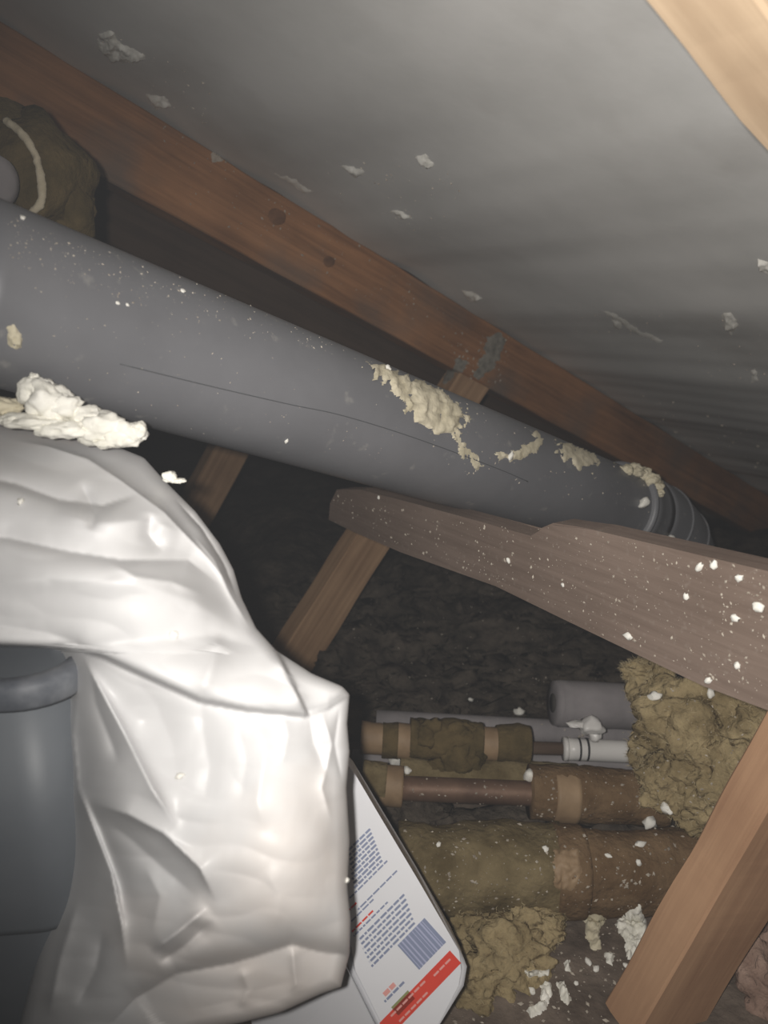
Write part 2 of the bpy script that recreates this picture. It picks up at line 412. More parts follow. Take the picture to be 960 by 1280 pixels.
def pip(x, y, poly):
    c = False; n = len(poly)
    for i in range(n):
        x1,y1 = poly[i]; x2,y2 = poly[i-1]
        if (y1 > y) != (y2 > y) and x < (x2-x1)*(y-y1)/(y2-y1)+x1: c = not c
    return c
def pdist(x, y, poly, closed=True):
    best = 1e9; n = len(poly)
    for i in range(0 if closed else 1, n):
        x1,y1 = poly[i-1]; x2,y2 = poly[i]
        dx,dy = x2-x1,y2-y1; L = dx*dx+dy*dy
        t = max(0,min(1,((x-x1)*dx+(y-y1)*dy)/L)) if L else 0
        best = min(best, math.hypot(x-x1-t*dx, y-y1-t*dy))
    return best
def crust(name, poly, keys, height, m, parent, step=2.0, rag=4.0, soft=7.0, seed=0, label=None):
    """crust of set foam lying on a surface: real raised mesh that follows the host"""
    xs = [p[0] for p in poly]; ys = [p[1] for p in poly]; idx = {}; vs = []; fs = []
    x0, y0 = min(xs)-rag, min(ys)-rag; nx = int((max(xs)+rag-x0)/step)+1; ny = int((max(ys)+rag-y0)/step)+1
    for i in range(nx+1):
        for j in range(ny+1):
            x = x0+i*step; y = y0+j*step
            jx = x + rag*noise.noise(Vector((x*.11, y*.11, seed))); jy = y + rag*noise.noise(Vector((x*.11, y*.11, seed+9)))
            jx += rag*.7*noise.noise(Vector((x*.35, y*.35, seed))); 
            d = pdist(jx, jy, poly); ins = pip(jx, jy, poly)
            sd = d if ins else -d
            if sd < -step*1.2: continue
            h = hit(x, y, keys)
            if h is None: continue
            f = max(0, min(1, sd/soft)); f = f*f*(3-2*f)
            k = height*f*(.65+.9*noise.fractal(Vector((x*.09, y*.09, seed+3)), .8, 2, 4)) if sd > 0 else -.0006
            idx[i, j] = len(vs); vs.append(h[0]+h[1]*(k+.0001))
    for (i, j), a in idx.items():
        if (i+1,j) in idx and (i,j+1) in idx and (i+1,j+1) in idx:
            fs.append((a, idx[i+1,j], idx[i+1,j+1], idx[i,j+1]))
    o = obj(name, vs, fs, m, parent)
    if label: o['label'] = label
    return o
PK = ['barrel', 'elbow', 'collar']
crust('foam_patch', [(455,452),(500,465),(545,485),(580,508),(583,525),(570,545),(548,542),(520,530),(505,505),(480,480)], PK, .0032, M['foam'], pipe, rag=12, seed=1)
crust('foam_patch', [(562,538),(575,535),(585,560),(603,582),(595,585),(574,566)], PK, .0018, M['foam'], pipe, rag=10, seed=2, soft=4)
crust('foam_patch', [(616,563),(640,566),(662,552),(668,540),(680,545),(674,562),(650,576),(625,575)], PK, .002, M['foam'], pipe, rag=9, seed=3, soft=5)
crust('foam_patch', [(690,546),(715,553),(745,566),(748,580),(735,588),(712,580),(698,565)], PK, .002, M['foam'], pipe, rag=13, seed=4, soft=5)
crust('foam_patch', [(765,570),(785,566),(806,574),(824,590),(830,610),(815,606),(800,592),(775,584)], PK, .005, M['foam'], pipe, rag=4, seed=5, soft=6)
crust('foam_patch', [(8,408),(18,406),(27,418),(28,434),(20,438),(10,430)], PK, .004, M['foam'], pipe, rag=2, seed=6, soft=5)

fp_ = []
for i_, (x_, y_, r__) in enumerate([(782,588,.010),(792,590,.013),(803,594,.014),(813,600,.012),(820,608,.009),(823,617,.007)]):
    h_ = hit(x_, y_, PK)
    if h_: fp_.append(blob_verts(h_[0]+h_[1]*.001, r__, 4, .2, 3.2, seed=i_+30, sq=(1,1,.7), octv=5))
obj('foam_patch', *join(fp_), M['foam'], pipe)

# ------------------------------------------------------------------ notched board under the pipe
def in_plane_s(px, py, s):
    r = ray(px, py); return W(px, py, s/r.dot(Hd))
SB = .462
outline = [(412,628),(420,612),(450,612),(520,630),(600,652),(664,672),(676,660),(690,654),(740,662),(850,688),(960,714),(1300,814),
           (1300,1040),(960,888),(880,858),(800,820),(700,772),(620,733),(500,690),(440,664),(410,650)]
pts = [in_plane_s(x, y, SB) for x, y in outline]
bo = pts[0].copy()
bm = bmesh.new()
X_ = -E; Z_ = Vector((0,0,1)); Y_ = Z_.cross(X_)
mx = Matrix(((X_.x,Y_.x,Z_.x,bo.x),(X_.y,Y_.y,Z_.y,bo.y),(X_.z,Y_.z,Z_.z,bo.z),(0,0,0,1)))
inv = mx.inverted()
l = [inv @ p for p in pts]
sgn = 1 if (mx.to_3x3() @ Vector((0,1,0))).dot(Hd) > 0 else -1
fr = [bm.verts.new((p.x, 0, p.z)) for p in l]; bk = [bm.verts.new((p.x, sgn*.028, p.z)) for p in l]
bm.faces.new(fr); bm.faces.new(bk[::-1])
for i in range(len(l)): bm.faces.new((fr[i], fr[i-1], bk[i-1], bk[i]))
bmesh.ops.bevel(bm, geom=[e for e in bm.edges if abs((e.verts[0].co-e.verts[1].co).y) < 1e-6], offset=.0015, segments=2, affect='EDGES')
board = tag(bmobj('notched_board', bm, M['board'], None, False, mx), 'dark dusty board on edge, covered in pale flecks, notched under the grey pipe', 'board'); reg(board, 'board')

# ------------------------------------------------------------------ crumbs and flecks
def fleck_mesh(spots, keys, name, m, parent, seed=0, stretch=1.8):
    """many tiny dust grains, joined"""
    V = []; Fc = []; rnd = random.Random(seed)
    for (x, y, s) in spots:
        h = hit(x, y)
        if h is None or h[3] not in keys: continue
        s = s*h[2]/F*.5
        n = h[1]; u = n.cross(Vector((rnd.gauss(0,1), rnd.gauss(0,1), rnd.gauss(0,1)))).normalized(); v = n.cross(u)
        st = rnd.uniform(1, stretch); k = len(V); c = h[0]
        V += [c+u*s*st, c+v*s, c-u*s*st*.9, c-v*s*.8, c+n*s*.9 + u*s*.2, c-n*s*.3]
        Fc += [(k,k+1,k+4),(k+1,k+2,k+4),(k+2,k+3,k+4),(k+3,k,k+4),(k,k+3,k+5),(k+3,k+2,k+5),(k+2,k+1,k+5),(k+1,k,k+5)]
    if not V: return None
    o = obj(name, V, Fc, m, parent, False); o['kind'] = 'stuff'; return o
rnd = random.Random(3)
def scatter(n, poly, smin, smax, rr=rnd):
    xs = [p[0] for p in poly]; ys = [p[1] for p in poly]; out = []
    while len(out) < n:
        x = rr.uniform(min(xs), max(xs)); y = rr.uniform(min(ys), max(ys))
        if pip(x, y, poly): out.append((x, y, smin+(smax-smin)*rr.random()**3))
    return out
CR = {}
def crumb(px, py, sz, label, group, keys=None, m='crumb', asp=None, cat='foam crumb', name='foam_crumb'):
    h = hit(px, py, keys)
    if h is None: return
    r_ = sz*h[2]/F*.5
    key = rnd.randrange(6)
    if key not in CR:
        vs, fs = blob_verts(Vector(), 1.0, 2, .34, 3.0, seed=key+20)
        me = bpy.data.meshes.new('foam_crumb'); me.from_pydata([tuple(v) for v in vs], [], fs); me.materials.append(M[m])
        me.polygons.foreach_set('use_smooth', [True]*len(me.polygons)); CR[key] = me
    o = bpy.data.objects.new(name, CR[key]); C.objects.link(o)
    o.location = h[0]+h[1]*r_*.35
    if not asp: asp = (rnd.uniform(.9,1.5), rnd.uniform(.7,1), rnd.uniform(.55,.8))
    o.scale = [r_*a for a in asp]
    n = h[1]; o.rotation_euler = n.to_track_quat('Z', 'Y').to_euler(); o.rotation_euler.rotate_axis('Z', rnd.uniform(0,6))
    return tag(o, label, cat, group)

# flecks on the board, ripe towards the right
fleck_mesh(scatter(420, [(690,655),(960,715),(960,885),(700,770),(560,700),(600,655)], 1.0, 4.2)+scatter(110, [(415,615),(600,655),(640,735),(412,652)], 1.2, 4), ['board'], 'dust_flecks', M['dust'], board, 1)
for x, y, s, l in [(949,758,13,'largest white crumb on the notched board, at the right edge of the picture'),(925,722,10,'white crumb high on the notched board near its right end'),(920,772,10,'white crumb on the notched board, below left of the largest one'),
    (893,706,9,'white crumb on the upper edge of the notched board beside the elbow'),(875,708,9,'white crumb on the notched board just below the elbow'),(858,745,8,'lone white crumb in the middle of the board below the elbow'),(786,795,9,'white crumb on the lower edge of the notched board, above the yellow wool'),
    (922,832,8,'white crumb low on the notched board near the right picture edge'),(886,850,8,'white crumb at the lower edge of the board over the yellow wool'),(636,700,6,'white crumb on the board left of the notch step'),(704,731,5,'tiny white crumb on the board below the notch step'),(474,622,5,'tiny white crumb near the rounded left tip of the notched board')]:
    crumb(x, y, s, l, 'foam crumbs on the notched board', ['board'])
for x, y, s, l in [(802,629,17,'largest white crumb on the grey pipe, beside the socket collar'),(838,672,10,'oval white crumb on the elbow of the grey pipe'),(484,461,9,'white crumb on top of the big foam patch on the grey pipe'),(637,570,9,'white crumb at the left end of the curved foam patch'),
    (358,551,5,'tiny lone white crumb low on the middle of the grey pipe'),(228,364,6,'white crumb on the upper left of the grey pipe, right of a close pair'),(159,381,4,'right one of a tiny pair of crumbs on the left of the grey pipe'),(147,379,4,'left one of a tiny pair of crumbs on the left of the grey pipe'),(28,273,6,'white crumb at the top left end of the grey pipe')]:
    crumb(x, y, s, l, 'foam crumbs on the grey pipe', ['barrel','elbow','collar'])
fleck_mesh(scatter(260, [(10,268),(180,330),(300,375),(470,455),(300,420),(10,330)], .8, 3)+scatter(120, [(20,300),(400,450),(600,600),(300,560),(60,480)], .8, 2.5)+scatter(120, [(460,455),(850,600),(880,680),(780,640),(560,590)], .8, 3), ['barrel','elbow'], 'dust_flecks', M['dust'], pipe, 2)
# smears of foam on the roof felt
for i, (pl, hh) in enumerate([([(122,42),(140,38),(152,55),(182,68),(180,76),(140,78),(124,62)], .004), ([(182,118),(205,120),(215,134),(195,136)], .004), ([(424,208),(440,207),(458,216),(445,222)], .004),
                       ([(518,196),(532,192),(542,206),(534,215)], .004), ([(485,262),(505,264),(518,274),(500,274)], .003), ([(574,362),(596,366),(605,374),(588,380)], .005),
                       ([(903,392),(914,390),(924,406),(914,418),(905,410)], .004), ([(764,399),(778,402),(776,413),(766,410)], .003), ([(936,466),(945,460),(948,476),(940,480)], .003), ([(945,320),(965,330),(965,350),(950,338)], .003),
                       ([(752,388),(770,392),(800,412),(830,425),(826,430),(790,416)], .0012), ([(340,215),(370,225),(395,242),(380,242)], .0012)]):
    crust('foam_smear', pl, ['ceiling'], hh, M['crumb'], ceiling, step=1.5, rag=3, soft=4, seed=20+i)
fleck_mesh(scatter(60, [(360,180),(600,220),(560,300),(440,270)], 1, 3.5)+scatter(60, [(640,380),(960,400),(960,500),(760,430)], 1, 3)+scatter(50, [(100,20),(260,100),(280,170),(160,110)], 1, 3.5)+scatter(60, [(780,480),(960,540),(960,600),(860,580)], 1, 5), ['ceiling'], 'dust_flecks', M['dust'], ceiling, 3)
# dust on the rafter
fleck_mesh(scatter(160, [(180,120),(300,190),(420,280),(600,420),(640,450),(560,430),(240,260)], .8, 3)+scatter(90, [(560,430),(640,410),(640,470),(600,500)], 1, 4), ['rafter'], 'dust_flecks', M['dust'], raf, 4)
crust('foam_smear', [(262,180),(275,180),(280,200),(266,206)], ['rafter'], .002, M['dust'], raf, step=1.5, rag=4, soft=4, seed=40)
for ii, pl_ in enumerate([[(612,416),(634,418),(630,436),(616,462),(600,478),(590,470),(602,444)], [(575,446),(588,450),(572,470),(556,482),(550,476)]]):
    crust('dust_patch', pl_, ['rafter', 'strut'], .0012, M['metal'], raf, step=1.5, rag=6, soft=4, seed=70+ii)
# knots: raised round inserts in the rafter face
for (x, y, rr_) in [(346,271,.011),(411,327,.008)]:
    h = hit(x, y, ['rafter'])
    vs, fs = blob_verts(h[0]-h[1]*.0005, rr_, 3, .08, 2, seed=3, sq=(1.25,1,1))
    vs = [h[0] + (v-h[0]) - h[1]*((v-h[0]).dot(h[1]))*.88 for v in vs]
    k = obj('knot', vs, fs, M['knot'], raf)

# ------------------------------------------------------------------ tub (lower left)
K = W(78, 852, .44)
fdv = Vector((-.995, -.10, 0)).normalized(); bdv = Vector((-.10, .995, 0)).normalized()
tub = empty('plastic_tub', Vector((K.x, K.y, 0))+fdv*.17+bdv*.12, 'dark grey plastic tub under the white bag at the left edge', 'tub')
def rrect(hw, hd, r, n=8):
    out = []
    for cx, cy, a0 in ((hw-r, hd-r, 0), (-hw+r, hd-r, 90), (-hw+r, -hd+r, 180), (hw-r, -hd+r, 270)):
        for k in range(n+1):
            a = math.radians(a0+90*k/n); out.append((cx+r*math.cos(a), cy+r*math.sin(a)))
    return out
def loft(name, levels, m, parent, base, close_bottom=True):
    vs = []; fs = []
    for (z, off, r) in levels:
        for (a, b) in rrect(.17+off, .12+off, r): vs.append(base + (-fdv)*a + bdv*b + Vector((0,0,z)))
    n = 36
    for i in range(len(levels)-1):
        for k in range(n): fs.append((i*n+k, i*n+(k+1)%n, (i+1)*n+(k+1)%n, (i+1)*n+k))
    if close_bottom: fs.append(tuple(range(n))[::-1])
    return obj(name, vs, fs, m, parent)
tb = tub.location.copy(); zt = K.z
body = loft('tub_body', [(.0,-.026,.03),(.10,-.022,.03),(.208,-.013,.03),(.211,-.007,.03),(.216,-.006,.03),(zt-.012,-.0035,.03),(zt-.012,-.007,.03),(.22,-.0105,.03),(.02,-.03,.03)], M['tub'], tub, tb); reg(body, 'tub')
lid = loft('tub_lid', [(zt-.0075,-.0075,.027),(zt-.0035,-.0075,.027)], M['tub'], tub, tb); lid.data.polygons[0].use_smooth=False
lv=[v.co[:] for v in lid.data.vertices]; 
obj('tub_lid', lv[36:], [tuple(range(36))], M['tub'], tub, False)
rim = loft('tub_rim', [(zt-.014,-.004,.03),(zt-.015,.006,.034),(zt-.012,.0085,.036),(zt+.000,.009,.036),(zt+.003,.006,.034),(zt+.003,-.002,.03),(zt+.0,-.006,.028),(zt-.014,-.0065,.028)], M['tub_rim'], tub, tb, False); reg(rim, 'rim')

# ------------------------------------------------------------------ white plastic bag
def tps(ctrl):
    c = np.array(ctrl, float); P_ = c[:, :2]/100; v = c[:, 2]; n = len(P_)
    d = np.linalg.norm(P_[:, None]-P_[None], axis=2); Kk = np.where(d > 0, d*d*np.log(d+1e-12), 0) + np.eye(n)*.02
    Q = np.c_[np.ones(n), P_]; Mx = np.block([[Kk, Q],[Q.T, np.zeros((3,3))]])
    sol = np.linalg.solve(Mx, np.r_[v, 0,0,0])
    def f(X, Y):
        X = X/100; Y = Y/100; out = sol[n]+sol[n+1]*X+sol[n+2]*Y
        for i in range(n):
            r2 = (X-P_[i,0])**2+(Y-P_[i,1])**2; out = out + sol[i]*.5*r2*np.log(r2+1e-12)
        return out
    return f
up = tps([(-150,515,.500),(0,532,.500),(100,550,.500),(180,572,.500),(-150,600,.43),(0,600,.432),(150,640,.43),(250,660,.468),(300,745,.472),(-150,700,.41),(0,700,.405),(150,720,.398),(250,760,.425),
          (-150,790,.405),(0,790,.398),(100,795,.395),(200,820,.392),(300,850,.402),(335,806,.428),(375,885,.412),(435,860,.440)])
lw = tps([(-150,820,.60),(20,850,.60),(60,1000,.56),(98,830,.450),(105,900,.452),(108,1000,.455),(180,900,.432),(250,950,.416),(350,950,.413),(430,900,.445),(300,1050,.402),(400,1050,.415),(436,1050,.44),(240,1190,.412),(420,1160,.425),
          (200,1100,.425),(300,1160,.405),(370,1150,.405),(300,1230,.428),(400,1225,.432),(350,1265,.438),(130,1200,.452),(45,1200,.50),(40,1300,.49),(150,1320,.465),(-150,1300,.58)])
def segd(X, Y, poly):
    """distance, signed side and position along a polyline"""
    best = np.full(X.shape, 1e9); side = np.zeros(X.shape); along = np.zeros(X.shape); n = len(poly)-1
    for i in range(n):
        x1,y1 = poly[i]; x2,y2 = poly[i+1]; dx,dy = x2-x1,y2-y1; L = dx*dx+dy*dy
        t = np.clip(((X-x1)*dx+(Y-y1)*dy)/L, 0, 1); d = np.hypot(X-x1-t*dx, Y-y1-t*dy)
        cr = dx*(Y-y1)-dy*(X-x1); m_ = d < best
        best = np.where(m_, d, best); side = np.where(m_, np.sign(cr), side); along = np.where(m_, (i+t)/n, along)
    return best, side, along
def fold(X, Y, poly, h, w1, w2, sharp=1.0):
    """raised fold (h>0) or valley: different widths on both sides, dying out at its ends"""
    d, s, a = segd(X, Y, poly)
    w_ = np.where(s > 0, w1, w2)
    e = np.clip(np.minimum(a, 1-a)*4, .0, 1); e = e*e*(3-2*e)
    return h*np.exp(-(d/w_)**sharp)*e
hemx = [-200, 0, 60, 96, 130, 160, 200, 250, 310, 380, 410, 437, 500]
hemy = [800, 805, 806, 806, 818, 832, 850, 872, 884, 891, 882, 864, 850]
ringt = [(0,505.0),]
outl = [(-150,512),(-60,522),(0,530),(60,538),(150,560),(180,572),(205,600),(245,640),(275,680),(292,712),(302,747),(320,785),(345,813),(390,842),(428,858),(437,868),(434,905),(437,940),(433,985),(437,1050),(434,1110),(438,1150),(437,1192),(426,1234),(402,1242),(350,1266),(300,1279),(240,1290),(150,1335),(-150,1345)]
oy = np.array([p[1] for p in outl], float); ox = np.array([p[0] for p in outl], float)
NR_, NC = 330, 190
ys_ = np.linspace(512.5, 1344.5, NR_)
XR = np.interp(ys_, oy, ox)
# rows are pulled so that vertices gather near the outline
cc = np.linspace(0, 1, NC); cc = 1-(1-cc)**1.25
XL = np.interp(ys_, [806, 816, 1150, 1290], [-150, 72, 58, 22])
X = XL[:, None] + (XR[:, None]-XL[:, None])*cc[None, :]; Y = np.repeat(ys_[:, None], NC, 1)
Yh = np.interp(X, hemx, hemy)
below = Y - Yh
sU = up(X, Y); sL = lw(X, Y)
# upper lobe folds
for args in [([(0,548),(60,558),(110,574),(150,600),(205,640),(262,700),(300,750)], .010, 22, 6, 1.0),
             ([(-60,590),(20,605),(75,625),(130,632),(180,615)], -.009, 6, 26, 1.0),
             ([(100,600),(118,640),(112,665)], -.006, 12, 8, 1.2),
             ([(-80,668),(10,672),(80,688),(150,700),(235,700),(280,735)], -.010, 7, 30, 1.0),
             ([(60,640),(120,655),(190,650),(230,668)], .007, 16, 20, 1.3),
             ([(190,640),(186,668),(204,690)], -.006, 9, 9, 1.2),
             ([(215,620),(252,660),(280,705),(297,750)], -.008, 3, 9, 1.0),
             ([(238,664),(268,700),(286,740),(315,790)], .006, 6, 8, 1.2),
             ([(-60,735),(60,722),(160,728),(240,750),(320,800)], .008, 22, 34, 1.5),
             ([(130,700),(170,722),(215,728),(260,745)], .004, 7, 9, 1.2),
             ([(-100,770),(0,782),(60,792),(110,806)], -.004, 10, 16, 1.2),
             ([(96,806),(180,800),(260,795),(335,812)], -.006, 26, 18, 1.4),
             ([(250,872),(265,830),(275,790)], .005, 16, 12, 1.3),
             ([(345,815),(365,850),(382,890)], .007, 10, 12, 1.2)]:
    sU = sU - fold(X, Y, *args)
for args in [([(100,812),(125,860),(155,915),(190,985),(222,1036)], .014, 24, 7, 1.0),
             ([(112,835),(120,880),(138,925),(150,960)], -.006, 10, 12, 1.2),
             ([(98,840),(92,920),(98,985),(140,1090),(152,1150),(160,1220)], .010, 12, 6, 1.0),
             ([(105,985),(125,1040),(150,1110),(156,1160)], -.007, 8, 10, 1.2),
             ([(112,1003),(160,1018),(205,1042),(250,1085),(272,1130)], .013, 7, 24, 1.0),
             ([(120,1015),(165,1050),(210,1090),(250,1125)], -.006, 16, 16, 1.3),
             ([(188,1190),(222,1165),(262,1132)], .009, 12, 9, 1.1),
             ([(196,1205),(230,1184),(268,1150)], -.008, 10, 10, 1.2),
             ([(252,872),(254,910),(262,960),(255,1010)], -.003, 14, 22, 1.3),
             ([(160,840),(195,880),(215,930),(225,985)], -.002, 16, 16, 1.4),
             ([(320,890),(332,940),(322,1000),(330,1040)], .0016, 12, 10, 1.3),
             ([(296,900),(308,950),(300,1010)], -.0012, 12, 12, 1.3),
             ([(355,893),(360,920),(352,960)], .002, 9, 11, 1.2),
             ([(386,890),(392,930),(412,975)], -.003, 9, 9, 1.2),
             ([(400,885),(415,930),(402,985),(415,1030)], .0035, 7, 9, 1.1),
             ([(425,880),(418,930),(428,980)], -.003, 6, 7, 1.1),
             ([(300,1208),(310,1235),(300,1262)], .003, 8, 12, 1.2),
             ([(365,1180),(368,1215),(372,1245)], .004, 6, 9, 1.2),
             ([(60,1275),(75,1200),(100,1120)], .006, 12, 10, 1.2),
             ([(95,1260),(120,1210),(130,1160)], -.005, 10, 10, 1.2),
             ([(180,1080),(200,1120),(190,1170)], .0025, 10, 14, 1.2),
             ([(330,1085),(350,1120),(345,1165)], .0015, 14, 14, 1.3)]:
    sL = sL - fold(X, Y, *args)
def step_(X, Y, poly, h, curl, wc, side=1):
    d, s_, a = segd(X, Y, poly); sd = d*s_*side
    k = np.clip(sd/4.0+.5, 0, 1); k = k*k*(3-2*k); e = np.clip(a*5, 0, 1)
    return (h*k*np.exp(-np.maximum(sd,0)/60) + curl*np.exp(-np.maximum(-sd,0)/wc)*(1-k))*e
sL = sL + step_(X, Y, [(120,1300),(170,1248),(222,1217),(292,1204),(365,1181),(400,1190),(445,1196)], .014, .014, 15)
sU = sU + step_(X, Y, [(330,780),(346,812),(364,850),(386,895)], .016, .004, 6, -1)
k_ = np.clip(below/7.0, 0, 1); k_ = k_*k_*(3-2*k_)
lip = .010*np.exp(-np.maximum(-below, 0)/7.0)          # hem of the upper lobe curls under
lw_near = .004*np.exp(-np.maximum(below-7, 0)/16.0)
Zt = (sU + lip*.6)*(1-k_) + (sL + lw_near)*k_
# small crinkles
cr = np.zeros_like(X)
for i in range(NR_):
    for j in range(NC):
        x, y = X[i,j], Y[i,j]
        a = noise.noise(Vector((x*.010+y*.006, y*.028-x*.006, 3.0))); b = noise.noise(Vector((x*.045, y*.022, 8.0)))
        cr[i,j] = (.0022*(abs(a)-.2) + .0002*(abs(b)-.2) + .0001*noise.noise(Vector((x*.09+y*.02, y*.06, 1.0))))*.8
Zt = Zt - cr
poly = outl
dd, _, _ = segd(X, Y, poly); dl, _, _ = segd(X, Y, [(72,816),(58,1150),(22,1290),(10,1400)]); dd = np.minimum(dd, dl)
rnd_ = np.clip(dd/16.0, 0, 1); rnd_ = np.sqrt(1-(1-rnd_)**2)
bv = np.clip(dd/55.0, 0, 1); bv = np.sqrt(1-(1-bv)**2)
edge = Zt + .0; Zf = Zt + .010*(1-rnd_); Zb = Zt + .014 + .045*bv
vs = []; fs = []
for i in range(NR_):
    for j in range(NC): vs.append(W(X[i,j], Y[i,j], Zf[i,j]))
nb = len(vs)
for i in range(0, NR_):
    for j in range(0, NC): vs.append(W(X[i,j], Y[i,j], Zb[i,j]))
for i in range(NR_-1):
    for j in range(NC-1):
        a = i*NC+j; fs.append((a, a+NC, a+NC+1, a+1)); b = nb+a; fs.append((b, b+1, b+NC+1, b+NC))
for i in range(NR_-1):
    a = i*NC+NC-1; b = nb+a; fs.append((a, a+NC, b+NC, b)); a = i*NC; b = nb+a; fs.append((a, b, b+NC, a+NC))
for j in range(NC-1):
    fs.append((j, j+1, nb+j+1, nb+j)); a = (NR_-1)*NC+j; b = nb+a; fs.append((a, b, b+1, a+1))
bag = tag(obj('plastic_bag', vs, fs, M['bag']), 'crumpled white plastic bag bulging over the dark grey tub', 'bag'); reg(bag, 'bag')

for x, y, s, l in [(217,793,12,'round cream crumb just above the hem fold of the white bag'),(226,970,10,'cream crumb in the middle of the lower half of the white bag'),(26,628,9,'white crumb on the upper left of the white bag'),(433,1100,7,'white crumb on the right edge of the white bag beside the packet'),(418,852,6,'tiny white crumb on the top right corner of the white bag')]:
    crumb(x, y, s, l, 'foam crumbs on the bag', ['bag'])
# foam chunks on top of the bag
def chunk(name, label, blobs, mm='white_foam', group=None, cat='foam chunk'):
    parts = []
    for i, (x, y, t, r_, sq) in enumerate(blobs):
        vs, fs = blob_verts(W(x, y, t), r_*t/F, 4, .20, 3.0, seed=i*3+len(label), sq=sq, octv=6)
        parts.append((vs, fs))
    V, Fc = join(parts)
    return tag(obj(name, V, Fc, M[mm]), label, cat, group)
chunk('foam_chunk', 'round white foam lump with a small peak, topmost on the bag', [(62,503,.458,27,(1,1,.95)), (46,490,.457,20,(1,1,1)), (42,477,.456,8,(1,1,1.3)), (76,508,.458,22,(1.1,1,.8))])
chunk('foam_chunk', 'long white foam chunk on the bag, reaching furthest right', [(126,535,.462,26,(1.2,1,.8)), (152,543,.463,22,(1.2,1,.8)), (172,540,.463,14,(.9,1,1.0)), (108,522,.462,20,(1.1,1,.8)), (134,553,.46,14,(1.3,1,.5))])
chunk('foam_chunk', 'flat cream foam piece lying under the round lump on the bag', [(45,527,.455,24,(1.6,1,.4)), (80,536,.455,22,(1.4,1,.55)), (20,524,.455,16,(1.5,1,.5))])
chunk('foam_chunk', 'beige foam piece at the left edge of the picture on the bag', [(6,508,.462,18,(1.3,1,.65)), (-18,510,.462,20,(1.2,1,.6))], 'foam')
chunk('foam_chunk', 'small white foam flake on the right shoulder of the bag', [(212,596,.478,9,(1,1,.8)), (222,601,.478,7,(1.5,1,.45))])

# ------------------------------------------------------------------ printed white carton
Cc = W(587, 1214, .575); Tt = W(438, 955, .590); Ll = W(300, 1300, .560)
nn = (Tt-Cc).cross(Ll-Cc).normalized(); nn = nn if nn.dot(ray(500,1150)) < 0 else -nn
def onp(px, py):
    r = ray(px, py); return W(px, py, (Cc-Vector((0,0,CAMZ))).dot(nn)/r.dot(nn))
e2 = (onp(587-100, 1214+104)-Cc).normalized(); e1 = e2.cross(nn).normalized()
if e1.dot(Tt-Cc) < 0: e1 = -e1
TB = .045
carton = empty('packet', onp(430, 1330), 'white printed packet with red stripe and barcode, leaning beside the bag', 'packet')
op = [(420,940),(425,945),(442,965),(470,1012),(525,1104),(574,1189),(585,1212),(581,1236),(540,1296),(515,1335),(500,1345),(436,1216),(425,1100)]
bm = bmesh.new()
f1 = [bm.verts.new(onp(x, y)) for x, y in op]; f2 = [bm.verts.new(v.co - nn*TB) for v in f1]
bm.faces.new(f1); bm.faces.new(f2[::-1])
for i in range(len(f1)): bm.faces.new((f1[i], f1[i-1], f2[i-1], f2[i]))
bmesh.ops.bevel(bm, geom=[e for e in bm.edges if abs((e.verts[0].co-e.verts[1].co).normalized().dot(nn)) < .5], offset=.005, segments=3, affect='EDGES')
cb = bmobj('packet_body', bm, M['carton'], carton); reg(cb, 'carton')
for p_ in cb.data.polygons: p_.use_smooth = len(p_.vertices) < 8
sv = [onp(430,1205), onp(436,1216), onp(500,1345)]; s2 = [W(330,1190,.63), W(300,1216,.63), W(330,1345,.61)]
V_ = sv + s2 + [v - nn*.004 for v in sv+s2]
obj('packet_dim_side', V_, [(0,1,4,3),(1,2,5,4),(6,9,10,7),(7,10,11,8),(0,3,9,6),(2,8,11,5),(3,4,10,9),(4,5,11,10),(0,6,7,1),(1,7,8,2)], M['carton'], carton, False)  # added face, angled back so it shades darker than the front
def rect(V, Fc, a0, a1, b0, b1, off=.0004, sk=0):
    """a along the long edge from the bottom corner, b along the text; skew optional"""
    k = len(V)
    V += [Cc+e1*a0+e2*b0+nn*off, Cc+e1*a0+e2*b1+nn*off, Cc+e1*a1+e2*b1+nn*off, Cc+e1*a1+e2*b0+nn*off]; Fc.append((k,k+1,k+2,k+3))
def uv(px, py):
    r = ray(px, py); t = (Cc-Vector((0,0,CAMZ))).dot(nn)/r.dot(nn); p = W(px, py, t)-Cc
    return p.dot(e1), p.dot(e2)
def words(lines, m, name):
    V = []; Fc = []; rr = random.Random(5)
    for (p0, p1, hh) in lines:          # p0 upper right end, p1 lower left end (pixels)
        a0, b0 = uv(*p0); a1, b1 = uv(*p1); b = b0
        a = (a0+a1)/2
        while b < b1:
            wl = rr.uniform(.002, .0065); rect(V, Fc, a, a+hh, b, min(b+wl, b1)); b += wl+.0009
    return obj(name, V, Fc, m, carton, False)
def zp(x, y): return (420+x/4.57, 1000+y/4.57)
ls = []
for k in range(11):      # first text block
    ls.append((zp(190+ (8*k if k<4 else 22+6*k), 172+ 22*k), zp(60, 300+27*k), .0012))
lines1 = [(zp(200+10*k, 170+24*k), zp(75+2*k, 290+26*k), .0017) for k in range(9)] + [(zp(298,352), zp(80,560), .0013)]
lines2 = [(zp(350,405), zp(130,630), .0013), (zp(222,575), zp(85,690), .0012), (zp(298,585), zp(105,780), .0013)]
lines3 = [(zp(398-0*k+9*k, 548+26*k), zp(130+13*k, 800+26*k), .0017) for k in range(7)]
words(lines1, M['ink'], 'printed_text'); words(lines2, M['ink'], 'printed_text'); words(lines3, M['ink'], 'printed_text')
words([(zp(215,635), zp(95,755), .0014), (zp(120,590), zp(80,630), .0014)], M['red_ink'], 'red_text')
words([(zp(390,1040), zp(285,1160), .0018)], M['ink'], 'printed_text')
